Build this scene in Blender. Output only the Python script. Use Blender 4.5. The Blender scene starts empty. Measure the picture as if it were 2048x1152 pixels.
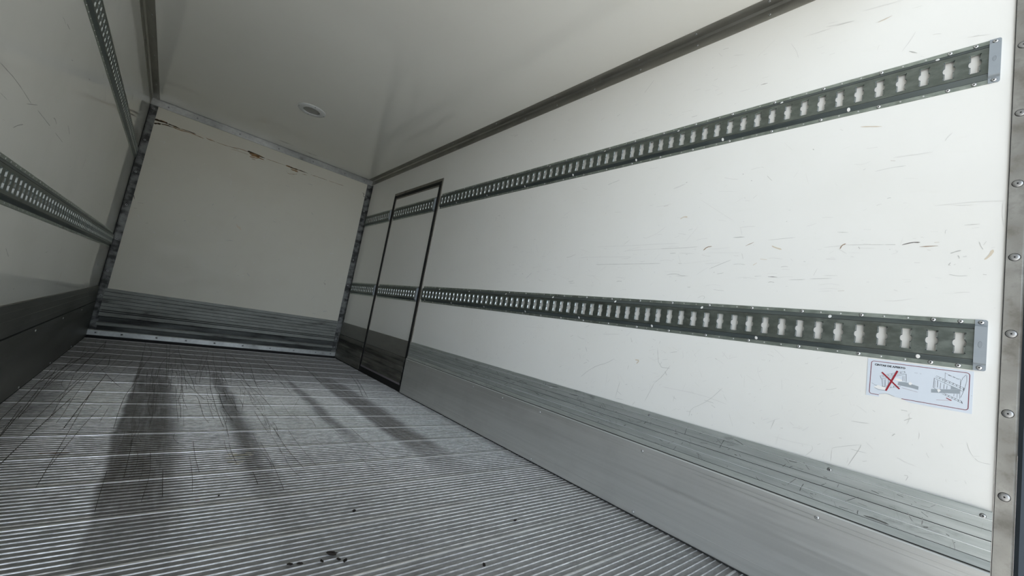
import bpy, bmesh, math, random
from mathutils import Vector, Matrix

sc = bpy.context.scene
random.seed(7)

# ------------------------------------------------------------ camera, sky, exposure
W, H, L = 2.0, 2.103, 4.788          # inside width (x), height (z) and length (y) of the cargo box
cam_d = bpy.data.cameras.new('camera')
cam = bpy.data.objects.new('camera', cam_d)
sc.collection.objects.link(cam)
cam_d.sensor_fit = 'HORIZONTAL'
cam_d.sensor_width = 36.0
cam_d.lens = 14.1728
cam_d.clip_start = 0.01
CR = Vector((0.742054, -0.648036, 0.171478))
CU = Vector((-0.197950, 0.032564, 0.979671))
CF = Vector((0.640446, 0.760913, 0.104115))
m3 = Matrix((CR, CU, -CF)).transposed()
cam.matrix_world = Matrix.Translation((0.40681, 0.03001, 0.64495)) @ m3.to_4x4()
sc.camera = cam

world = bpy.data.worlds.new('overcast_sky')
sc.world = world
world.use_nodes = True
bg = world.node_tree.nodes['Background']
bg.inputs['Color'].default_value = (0.79, 0.885, 1.0, 1)
wt = world.node_tree
# hazy sky, brighter on the open side of the yard
tc = wt.nodes.new('ShaderNodeTexCoord')
dt = wt.nodes.new('ShaderNodeVectorMath'); dt.operation = 'DOT_PRODUCT'
dt.inputs[1].default_value = Vector((-0.48, -0.87, 0.0)).normalized()
mr = wt.nodes.new('ShaderNodeMapRange'); mr.interpolation_type = 'SMOOTHSTEP'
mr.inputs['From Min'].default_value = 0.65
mr.inputs['From Max'].default_value = 1.0
mr.inputs['To Min'].default_value = 0.08
mr.inputs['To Max'].default_value = 3.15
wt.links.new(tc.outputs['Generated'], dt.inputs[0])
wt.links.new(dt.outputs['Value'], mr.inputs['Value'])
wt.links.new(mr.outputs['Result'], bg.inputs['Strength'])

sc.view_settings.view_transform = 'Standard'
sc.view_settings.look = 'None'
sc.view_settings.gamma = 1.0
sc.view_settings.use_curve_mapping = False
sc.view_settings.exposure = 0.83

bounce_sun_d = bpy.data.lights.new('sun', 'SUN')  # added sun: lights the yard so its bounce brightens the ceiling
bounce_sun_d.energy = 10.0
bounce_sun_d.angle = math.radians(4)
bounce_sun_d.color = (1.0, 0.975, 0.945)
sun = bpy.data.objects.new('sun', bounce_sun_d)
sc.collection.objects.link(sun)
sun.rotation_mode = 'QUATERNION'
sun.rotation_quaternion = Vector((0.55, -0.15, -0.80)).to_track_quat('-Z', 'Y')
sc.cycles.use_denoising = True
sc.cycles.max_bounces = 14
sc.cycles.diffuse_bounces = 10
sc.cycles.glossy_bounces = 6


# ------------------------------------------------------------ materials
class NT:
    def __init__(self, name):
        self.m = bpy.data.materials.new(name)
        self.m.use_nodes = True
        self.t = self.m.node_tree
        self.b = self.t.nodes['Principled BSDF']
        self._co = None

    def n(self, kind, **kw):
        nd = self.t.nodes.new(kind)
        for k, v in kw.items():
            setattr(nd, k, v)
        return nd

    def set(self, sock, v):
        if isinstance(v, bpy.types.NodeSocket):
            self.t.links.new(v, sock)
        elif isinstance(v, tuple) and len(v) == 3 and sock.type == 'RGBA':
            sock.default_value = (*v, 1)
        else:
            sock.default_value = v

    @property
    def co(self):
        if self._co is None:
            g = self.n('ShaderNodeNewGeometry')
            self._co = g.outputs['Position']
        return self._co

    def map(self, scale=(1, 1, 1), vec=None):
        nd = self.n('ShaderNodeMapping')
        self.t.links.new(vec or self.co, nd.inputs['Vector'])
        nd.inputs['Scale'].default_value = scale
        return nd.outputs[0]

    def noise(self, scale=5.0, detail=4.0, rough=0.55, stretch=(1, 1, 1)):
        nd = self.n('ShaderNodeTexNoise')
        self.t.links.new(self.map(stretch), nd.inputs['Vector'])
        nd.inputs['Scale'].default_value = scale
        nd.inputs['Detail'].default_value = detail
        nd.inputs['Roughness'].default_value = rough
        return nd.outputs['Fac']

    def rng(self, v, a, b, c=0.0, d=1.0, smooth=True):
        nd = self.n('ShaderNodeMapRange')
        nd.interpolation_type = 'SMOOTHSTEP' if smooth else 'LINEAR'
        self.set(nd.inputs['Value'], v)
        for k, x in zip(('From Min', 'From Max', 'To Min', 'To Max'), (a, b, c, d)):
            self.set(nd.inputs[k], x)
        return nd.outputs['Result']

    def math(self, op, a, b=0.0):
        nd = self.n('ShaderNodeMath', operation=op)
        self.set(nd.inputs[0], a)
        self.set(nd.inputs[1], b)
        return nd.outputs[0]

    def mix(self, f, a, b):
        nd = self.n('ShaderNodeMix', data_type='RGBA')
        self.set(nd.inputs['Factor'], f)
        self.set(nd.inputs['A'], a) if False else None
        A = [s for s in nd.inputs if s.name == 'A' and s.type == 'RGBA'][0]
        B = [s for s in nd.inputs if s.name == 'B' and s.type == 'RGBA'][0]
        self.set(A, a)
        self.set(B, b)
        return [s for s in nd.outputs if s.type == 'RGBA'][0]

    def xyz(self):
        nd = self.n('ShaderNodeSeparateXYZ')
        self.t.links.new(self.co, nd.inputs[0])
        return nd.outputs

    def out(self, color=None, rough=None, metal=None, spec=None, bump=None, bump_s=0.2, bump_d=0.001):
        if color is not None: self.set(self.b.inputs['Base Color'], color)
        if rough is not None: self.set(self.b.inputs['Roughness'], rough)
        if metal is not None: self.set(self.b.inputs['Metallic'], metal)
        if spec is not None: self.set(self.b.inputs['Specular IOR Level'], spec)
        if bump is not None:
            bn = self.n('ShaderNodeBump')
            bn.inputs['Strength'].default_value = bump_s
            bn.inputs['Distance'].default_value = bump_d
            self.t.links.new(bump, bn.inputs['Height'])
            self.t.links.new(bn.outputs[0], self.b.inputs['Normal'])
        return self.m


def flat(name, color, rough=0.6, metal=0.0, spec=0.5):
    return NT(name).out(color, rough, metal, spec)


def gel_coat(name, base, dirt, rough=0.16, amount=0.22, extra=None, spec=0.6):
    t = NT(name)
    n1 = t.noise(1.6, 5, 0.6)
    n2 = t.noise(34, 3, 0.6, (1, 0.25, 1))
    f = t.math('MULTIPLY', t.rng(n1, 0.42, 0.75), amount)
    f2 = t.math('MULTIPLY', t.rng(n2, 0.60, 0.80), amount * 0.6)
    col = t.mix(t.math('ADD', f, f2), base, dirt)
    if extra:
        col = extra(t, col)
    r = t.rng(t.noise(9, 3), 0.3, 0.8, rough * 0.85, rough * 1.5)
    return t.out(col, r, 0.0, spec)


def ceiling_spots(t, col):
    for (cx, cy, rx, ry, s) in ((1.03, 4.62, 0.10, 0.035, 0.6), (1.26, 4.66, 0.10, 0.035, 0.6), (1.95, 4.3, 0.03, 0.5, 0.25)):
        x, y, z = t.xyz()
        dx = t.math('DIVIDE', t.math('SUBTRACT', x, cx), rx)
        dy = t.math('DIVIDE', t.math('SUBTRACT', y, cy), ry)
        d = t.math('SQRT', t.math('ADD', t.math('MULTIPLY', dx, dx), t.math('MULTIPLY', dy, dy)))
        k = t.math('MULTIPLY', t.rng(d, 0.1, 1.0, 1.0, 0.0), t.rng(t.noise(26, 5), 0.35, 0.7, 0.2, 1.0))
        col = t.mix(t.math('MULTIPLY', k, s), col, (0.27, 0.26, 0.20))
    return col


M = {}
M['wall_r'] = gel_coat('white_gel_coat', (0.80, 0.80, 0.765), (0.70, 0.69, 0.63), 0.13)
M['wall_l'] = gel_coat('white_gel_coat_dusty', (0.77, 0.77, 0.725), (0.63, 0.63, 0.585), 0.035, 0.3, None, 0.8)
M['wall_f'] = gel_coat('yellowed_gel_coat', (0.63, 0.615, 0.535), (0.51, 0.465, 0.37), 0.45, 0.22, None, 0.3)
M['ceiling'] = gel_coat('white_ceiling_gel_coat', (0.85, 0.85, 0.80), (0.76, 0.75, 0.69), 0.045, 0.18, ceiling_spots, 0.8)
M['panel_edge'] = flat('panel_edge', (0.45, 0.45, 0.44), 0.7)

def dirty_metal(name, a, b, dark, dark_lo=0.52, dark_hi=0.75, rough=(0.35, 0.55), metal=0.85, scale=14, stretch=(1, 1, 1)):
    t = NT(name)
    n1 = t.noise(scale * 4, 5, 0.65, stretch)
    n2 = t.noise(scale, 5, 0.65, stretch)
    c = t.mix(t.rng(n1, 0.3, 0.7), a, b)
    k = t.rng(n2, dark_lo, dark_hi)
    c = t.mix(k, c, dark)
    r = t.rng(n2, 0.3, 0.75, rough[0], rough[1])
    mt = t.rng(k, 0.0, 1.0, metal, metal * 0.4)
    return t.out(c, r, mt, 0.5)


M['rail_edge_line'] = flat('rail_edge_line', (0.03, 0.033, 0.03), 0.7, 0.2)  # thin dark lines along the web edges and slope feet
t = NT('galvanised_rail')
g1 = t.noise(60, 4, 0.6, (1, 0.5, 1)); g2 = t.noise(9, 4, 0.6)
c = t.mix(t.rng(g1, 0.35, 0.7), (0.15, 0.172, 0.156), (0.215, 0.243, 0.22))
c = t.mix(t.math('MULTIPLY', t.rng(g2, 0.48, 0.75), 0.6), c, (0.11, 0.113, 0.095))
M['rail'] = t.out(c, t.rng(g1, 0.3, 0.7, 0.40, 0.52), 0.95, 0.5)
t = NT('galvanised_flange')
g1 = t.noise(60, 4, 0.6, (1, 0.5, 1)); g2 = t.noise(14, 4, 0.6)
c = t.mix(t.rng(g1, 0.35, 0.7), (0.30, 0.345, 0.31), (0.42, 0.465, 0.425))
c = t.mix(t.math('MULTIPLY', t.rng(g2, 0.5, 0.75), 0.6), c, (0.15, 0.155, 0.13))
M['rail_flange'] = t.out(c, t.rng(g1, 0.3, 0.7, 0.40, 0.52), 0.95, 0.5)
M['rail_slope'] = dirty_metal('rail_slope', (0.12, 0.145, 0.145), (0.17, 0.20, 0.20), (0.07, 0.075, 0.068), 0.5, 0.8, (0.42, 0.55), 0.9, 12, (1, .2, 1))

t = NT('rail_slot_edge')
M['slot'] = t.out(t.mix(t.noise(90, 2), (0.48, 0.51, 0.50), (0.36, 0.39, 0.38)), 0.38, 0.9)

t = NT('grey_plastic')
M['cap'] = t.out(t.mix(t.noise(40, 3), (0.27, 0.305, 0.33), (0.31, 0.345, 0.37)), 0.5, 0.0, 0.4)
M['rivet'] = flat('aluminium_rivet', (0.62, 0.63, 0.63), 0.38, 0.85)
M['frame_rivet'] = flat('frame_rivet', (0.36, 0.362, 0.355), 0.42, 0.8)
M['steel_rivet'] = flat('dull_rivet', (0.42, 0.43, 0.43), 0.42, 0.9)
M['hole'] = flat('dark_hole', (0.008, 0.008, 0.008), 0.9, 0, 0.1)
M['white_hole_disc'] = flat('white_hole_disc', (0.80, 0.80, 0.78), 0.4)


M['frame'] = dirty_metal('stained_stainless', (0.31, 0.305, 0.28), (0.42, 0.415, 0.385), (0.19, 0.18, 0.155), 0.44, 0.68, (0.42, 0.55), 0.7, 12)
M['angle'] = dirty_metal('anodised_angle', (0.30, 0.295, 0.265), (0.38, 0.375, 0.34), (0.20, 0.19, 0.16), 0.5, 0.8, (0.34, 0.46), 0.85, 8, (1, 0.2, 1))
M['galv'] = dirty_metal('galvanised_post', (0.135, 0.14, 0.135), (0.20, 0.207, 0.20), (0.03, 0.031, 0.03), 0.42, 0.60, (0.5, 0.65), 0.6, 9, (1, 1, 1.6))
M['galv_clean'] = dirty_metal('galvanised_strip', (0.29, 0.30, 0.29), (0.38, 0.39, 0.38), (0.12, 0.12, 0.11), 0.60, 0.8, (0.4, 0.55), 0.7, 7)

t = NT('mill_aluminium')
b1 = t.noise(60, 3, 0.6, (1, 0.03, 1)); b2 = t.noise(5, 4, 0.6)
c = t.mix(t.rng(b1, 0.3, 0.7), (0.53, 0.533, 0.51), (0.60, 0.603, 0.58))
c = t.mix(t.math('MULTIPLY', t.rng(b2, 0.45, 0.8), 0.25), c, (0.38, 0.38, 0.365))
M['kick_low'] = t.out(c, t.rng(b1, 0.3, 0.7, 0.52, 0.62), 0.8, 0.3)

t = NT('scuffed_aluminium')
b1 = t.noise(70, 4, 0.65, (1, 0.08, 1)); b2 = t.noise(20, 5, 0.7, (1, 0.35, 1))
c = t.mix(t.rng(b1, 0.3, 0.7), (0.42, 0.45, 0.432), (0.52, 0.55, 0.532))
c = t.mix(t.math('MULTIPLY', t.rng(b2, 0.56, 0.74), 0.65), c, (0.20, 0.205, 0.195))
M['kick_up'] = t.out(c, t.rng(b2, 0.3, 0.75, 0.52, 0.66), 0.75, 0.3)
M['groove'] = flat('dark_groove', (0.035, 0.036, 0.035), 0.7, 0.0, 0.2)
M['bright_ridge'] = flat('bright_ridge', (0.80, 0.83, 0.83), 0.4, 0.7)
M['door_kick_up'] = dirty_metal('door_kick_aluminium', (0.30, 0.295, 0.27), (0.34, 0.335, 0.31), (0.15, 0.145, 0.12), 0.52, 0.8, (0.42, 0.55), 0.8, 9, (1, 0.2, 1))
M['door_kick_low'] = dirty_metal('grimy_door_kick', (0.17, 0.165, 0.145), (0.21, 0.205, 0.18), (0.04, 0.038, 0.032), 0.42, 0.62, (0.45, 0.6), 0.6, 9, (1, 0.12, 1.4))
M['front_kick'] = dirty_metal('front_kick_aluminium', (0.18, 0.19, 0.175), (0.24, 0.25, 0.232), (0.06, 0.062, 0.056), 0.54, 0.74, (0.5, 0.65), 0.55, 16, (0.25, 1, 1))
M['front_dark'] = dirty_metal('grimy_corrugation', (0.05, 0.055, 0.053), (0.10, 0.108, 0.104), (0.014, 0.015, 0.014), 0.42, 0.62, (0.5, 0.7), 0.4, 10, (0.3, 1, 1.5))
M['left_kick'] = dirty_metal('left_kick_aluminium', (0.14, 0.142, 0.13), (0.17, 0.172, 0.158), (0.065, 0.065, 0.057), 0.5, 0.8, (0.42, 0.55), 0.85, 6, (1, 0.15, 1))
M['rubber'] = flat('black_rubber', (0.010, 0.010, 0.010), 0.65, 0, 0.3)
M['blue_rubber'] = flat('dark_blue_grey_seal', (0.05, 0.066, 0.085), 0.55, 0, 0.4)
M['door_metal'] = dirty_metal('door_frame_aluminium', (0.20, 0.19, 0.165), (0.27, 0.255, 0.225), (0.11, 0.10, 0.085), 0.5, 0.8, (0.4, 0.5), 0.85, 8, (1, 1, 0.3))
M['mauve_metal'] = flat('door_bottom_rail', (0.30, 0.27, 0.30), 0.5, 0.7)

# marks
M['k'] = flat('black_mark', (0.022, 0.018, 0.015), 0.7, 0, 0.25)
M['skid'] = flat('skid_mark', (0.070, 0.064, 0.056), 0.7, 0, 0.2)
M['residue'] = flat('dried_residue', (0.52, 0.49, 0.40), 0.7, 0, 0.2)
M['d'] = flat('dark_scuff', (0.17, 0.155, 0.14), 0.6, 0, 0.3)
M['g'] = flat('grey_scuff', (0.48, 0.48, 0.455), 0.5, 0, 0.3)
M['f'] = flat('faint_scuff', (0.65, 0.645, 0.62), 0.4, 0, 0.35)
M['l'] = flat('faint_shade_scuff', (0.44, 0.435, 0.415), 0.1, 0, 0.75)
M['b'] = flat('brown_scuff', (0.30, 0.215, 0.14), 0.6, 0, 0.3)
M['w'] = flat('beige_smear', (0.62, 0.55, 0.44), 0.5, 0, 0.3)
M['r'] = dirty_metal('rust_stain', (0.20, 0.10, 0.03), (0.30, 0.17, 0.07), (0.09, 0.045, 0.015), 0.45, 0.65, (0.7, 0.8), 0.0, 40)
M['kf'] = flat('black_brown_stain', (0.050, 0.036, 0.022), 0.8, 0, 0.2)
M['rf'] = flat('pale_rust_stain', (0.46, 0.37, 0.24), 0.7, 0, 0.2)
M['W'] = flat('bare_white_nick', (0.85, 0.85, 0.85), 0.4, 0.4)
M['kd'] = flat('kick_scratch', (0.11, 0.115, 0.105), 0.6, 0.2)
M['kg'] = flat('kick_scuff', (0.26, 0.265, 0.255), 0.55, 0.4)
M['kb'] = flat('kick_rusty_scuff', (0.33, 0.28, 0.25), 0.6, 0.1)


def floor_mat(name, base_a, base_b, rough0, rough1, dirt_k, metal, gen_amt=0.35):
    t = NT(name)
    x, y, z = t.xyz()
    wob = t.math('MULTIPLY', t.math('SUBTRACT', t.noise(1.3, 3, 0.6), 0.5), 0.10)
    xw = t.math('ADD', x, wob)
    streak = t.noise(42, 4, 0.7, (1, 0.06, 1))
    blot = t.noise(7, 5, 0.65)
    col = t.mix(t.rng(t.noise(120, 3, 0.7, (0.35, 1, 1)), 0.3, 0.7), base_a, base_b)
    total = None

    def band(x0, x1, s0, s1, y0, y1, amt):
        up = t.rng(xw, x0 - s0, x0 + s0)
        dn = t.rng(xw, x1 - s1, x1 + s1, 1.0, 0.0)
        yf = t.rng(y, y0, y1)
        k = t.math('MULTIPLY', t.math('MULTIPLY', up, dn), yf)
        k = t.math('MULTIPLY', k, t.rng(streak, 0.22, 0.62, 0.72, 1.0))
        return t.math('MULTIPLY', k, amt)
    bands = [band(0.375, 0.555, 0.012, 0.05, 0.7, 1.9, 0.92),
             band(0.750, 0.835, 0.03, 0.04, 0.8, 2.0, 0.85),
             band(1.195, 1.265, 0.03, 0.03, 1.55, 2.4, 0.80),
             band(1.435, 1.620, 0.035, 0.05, 1.2, 2.1, 0.95),
             band(-0.5, 0.16, 0.02, 0.06, 1.6, 2.6, 0.60),
             band(0.92, 0.98, 0.03, 0.03, 2.4, 3.2, 0.30)]
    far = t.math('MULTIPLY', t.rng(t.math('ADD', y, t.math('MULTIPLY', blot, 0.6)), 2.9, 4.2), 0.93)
    edge = t.math('MULTIPLY', t.rng(x, 1.90, 1.97), 0.45)
    gen = t.math('MULTIPLY', t.rng(blot, 0.45, 0.78) if gen_amt < .5 else t.rng(t.noise(5, 6, .7), 0.40, 0.58), gen_amt)
    tot = far
    for b in bands + [edge, gen]:
        tot = t.math('MAXIMUM', tot, b)
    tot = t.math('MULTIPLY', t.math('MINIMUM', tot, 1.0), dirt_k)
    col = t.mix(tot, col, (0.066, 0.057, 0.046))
    r = t.rng(tot, 0.0, 1.0, rough0, 0.85)
    r = t.math('ADD', r, t.rng(t.noise(30, 4), 0.3, 0.7, -0.05, rough1))
    mt = t.rng(tot, 0.0, 1.0, metal, 0.05)
    return t.out(col, r, mt, t.rng(tot, 0.0, 1.0, 0.4, 0.12))


M['floor'] = floor_mat('ribbed_floor_channel', (0.33, 0.335, 0.335), (0.43, 0.435, 0.44), 0.42, 0.10, 1.0, 0.60, 0.28)
M['rib'] = floor_mat('ribbed_floor_rib', (0.52, 0.53, 0.535), (0.86, 0.87, 0.88), 0.34, 0.12, 0.78, 0.85)
M['joint_rib'] = floor_mat('bright_plank_edge', (0.85, 0.86, 0.87), (0.95, 0.95, 0.96), 0.34, 0.08, 0.4, 0.9, 0.55)
M['joint'] = flat('floor_joint_dirt', (0.06, 0.048, 0.038), 0.85, 0, 0.2)
M['sticker'] = NT('sticker_vinyl').out((0.64, 0.695, 0.755), 0.35, 0.0, 0.5)
M['sticker_torn'] = flat('torn_sticker_paper', (0.80, 0.80, 0.78), 0.6)
M['ink'] = flat('black_ink', (0.03, 0.035, 0.04), 0.5)
M['ink_soft'] = flat('grey_ink', (0.30, 0.34, 0.37), 0.5)
M['red'] = flat('red_ink', (0.30, 0.012, 0.025), 0.45)
M['dark_red'] = flat('dark_red_ink', (0.19, 0.03, 0.05), 0.45)
M['lamp_white'] = flat('lamp_white_plastic', (0.68, 0.70, 0.70), 0.35)
M['lamp_lens'] = NT('lamp_lens').out((0.30, 0.30, 0.285), 0.35, 0.0, 0.5)
t = NT('concrete_yard')
M['ground'] = t.out(t.mix(t.rng(t.noise(0.8, 6), 0.3, 0.7), (0.415, 0.415, 0.41), (0.51, 0.51, 0.505)), 0.85)
M['white_paint'] = flat('white_outer_paint', (0.75, 0.75, 0.76), 0.3)


# ------------------------------------------------------------ mesh helpers
class MB:
    def __init__(self):
        self.v = []; self.f = []; self.m = []

    def face(self, pts, mi=0):
        i = len(self.v)
        self.v += [tuple(p) for p in pts]
        self.f.append(tuple(range(i, i + len(pts))))
        self.m.append(mi)

    def box(self, a, b, mi=0):
        (x0, y0, z0), (x1, y1, z1) = a, b
        i = len(self.v)
        self.v += [(x0, y0, z0), (x1, y0, z0), (x1, y1, z0), (x0, y1, z0), (x0, y0, z1), (x1, y0, z1), (x1, y1, z1), (x0, y1, z1)]
        for q in ((0, 3, 2, 1), (4, 5, 6, 7), (0, 1, 5, 4), (1, 2, 6, 5), (2, 3, 7, 6), (3, 0, 4, 7)):
            self.f.append(tuple(i + k for k in q)); self.m.append(mi)

    def extrude(self, prof, fn, a, b, mats=None, closed=False, caps=False):
        """prof: list of 2D points; fn(p, s) -> 3D; from s=a to s=b; mats: material index per segment"""
        n = len(prof)
        i = len(self.v)
        for s in (a, b):
            self.v += [tuple(fn(p, s)) for p in prof]
        for k in range(n if closed else n - 1):
            j = (k + 1) % n
            self.f.append((i + k, i + j, i + n + j, i + n + k))
            self.m.append(mats[k] if mats else 0)
        if caps:
            self.f.append(tuple(i + k for k in range(n))); self.m.append(0)
            self.f.append(tuple(i + n + k for k in reversed(range(n)))); self.m.append(0)

    def lathe(self, prof, fn, seg=16, mats=None):
        """prof: (r, h) list; fn(x, y, h) -> 3D"""
        i = len(self.v); n = len(prof)
        for r, h in prof:
            for k in range(seg):
                a = 2 * math.pi * k / seg
                self.v.append(tuple(fn(r * math.cos(a), r * math.sin(a), h)))
        for q in range(n - 1):
            for k in range(seg):
                j = (k + 1) % seg
                self.f.append((i + q * seg + k, i + q * seg + j, i + (q + 1) * seg + j, i + (q + 1) * seg + k))
                self.m.append(mats[q] if mats else 0)
        self.f.append(tuple(i + (n - 1) * seg + k for k in range(seg)))
        self.m.append(mats[-1] if mats else 0)

    def ribbon(self, pts, w, fn, mi=0, taper=True, jag=0.0):
        """thin flat stroke; pts 2D; fn(p) -> 3D"""
        n = len(pts)
        if n < 2: return
        Lf = []; Rt = []
        for k, p in enumerate(pts):
            a = Vector(pts[max(k - 1, 0)]); b = Vector(pts[min(k + 1, n - 1)])
            d = b - a
            if d.length < 1e-9: d = Vector((1, 0))
            d.normalize()
            nn = Vector((-d.y, d.x))
            e = w * 0.5
            if taper and k in (0, n - 1): e *= 0.25
            j1 = 1 + random.uniform(-jag, jag); j2 = 1 + random.uniform(-jag, jag)
            Lf.append(Vector(p) + nn * e * j1); Rt.append(Vector(p) - nn * e * j2)
        for k in range(n - 1):
            self.face([fn(Lf[k]), fn(Lf[k + 1]), fn(Rt[k + 1]), fn(Rt[k])], mi)

    def build(self, name, mats, parent=None, smooth=False, recalc=True, merge=True, bevel=0.0):
        me = bpy.data.meshes.new(name)
        me.from_pydata(self.v, [], self.f)
        for m in (mats if isinstance(mats, (list, tuple)) else [mats]):
            me.materials.append(m)
        me.polygons.foreach_set('material_index', self.m)
        bm = bmesh.new(); bm.from_mesh(me)
        if merge: bmesh.ops.remove_doubles(bm, verts=bm.verts, dist=1e-6)
        if recalc: bmesh.ops.recalc_face_normals(bm, faces=bm.faces)
        bm.to_mesh(me); bm.free()
        if smooth:
            me.polygons.foreach_set('use_smooth', [True] * len(me.polygons))
            try: me.set_sharp_from_angle(angle=math.radians(38))
            except Exception: pass
        o = bpy.data.objects.new(name, me)
        sc.collection.objects.link(o)
        if parent: o.parent = parent
        if bevel:
            bv = o.modifiers.new('bevel', 'BEVEL'); bv.width = bevel; bv.segments = 2; bv.limit_method = 'ANGLE'
        return o


def tag(o, label=None, cat=None, group=None, kind=None):
    if label: o['label'] = label
    if cat: o['category'] = cat
    if group: o['group'] = group
    if kind: o['kind'] = kind
    return o


def empty(name, loc=(0, 0, 0)):
    o = bpy.data.objects.new(name, None)
    sc.collection.objects.link(o)
    o.location = loc
    o.empty_display_size = 0.05
    return o


def struct(o):
    o['kind'] = 'structure'
    return o


def parse(txt):
    out = []
    for l in txt.strip().splitlines():
        a = l.split()
        out.append((a[0], int(a[1]) * 1e-4, [tuple(float(q) * 1e-3 for q in p.split(',')) for p in a[2:]]))
    return out


def subdivide(pts, step):
    res = [pts[0]]
    for a, b in zip(pts, pts[1:]):
        d = math.hypot(b[0] - a[0], b[1] - a[1])
        n = max(1, int(d / step))
        for k in range(1, n + 1):
            u = k / n
            res.append((a[0] + (b[0] - a[0]) * u, a[1] + (b[1] - a[1]) * u))
    return res


def smooth_line(pts, it=2):
    for _ in range(it):
        if len(pts) < 3: return pts
        q = [pts[0]]
        for a, b in zip(pts, pts[1:]):
            q.append((a[0] * .75 + b[0] * .25, a[1] * .75 + b[1] * .25))
            q.append((a[0] * .25 + b[0] * .75, a[1] * .25 + b[1] * .75))
        q.append(pts[-1])
        pts = q
    return pts


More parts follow.
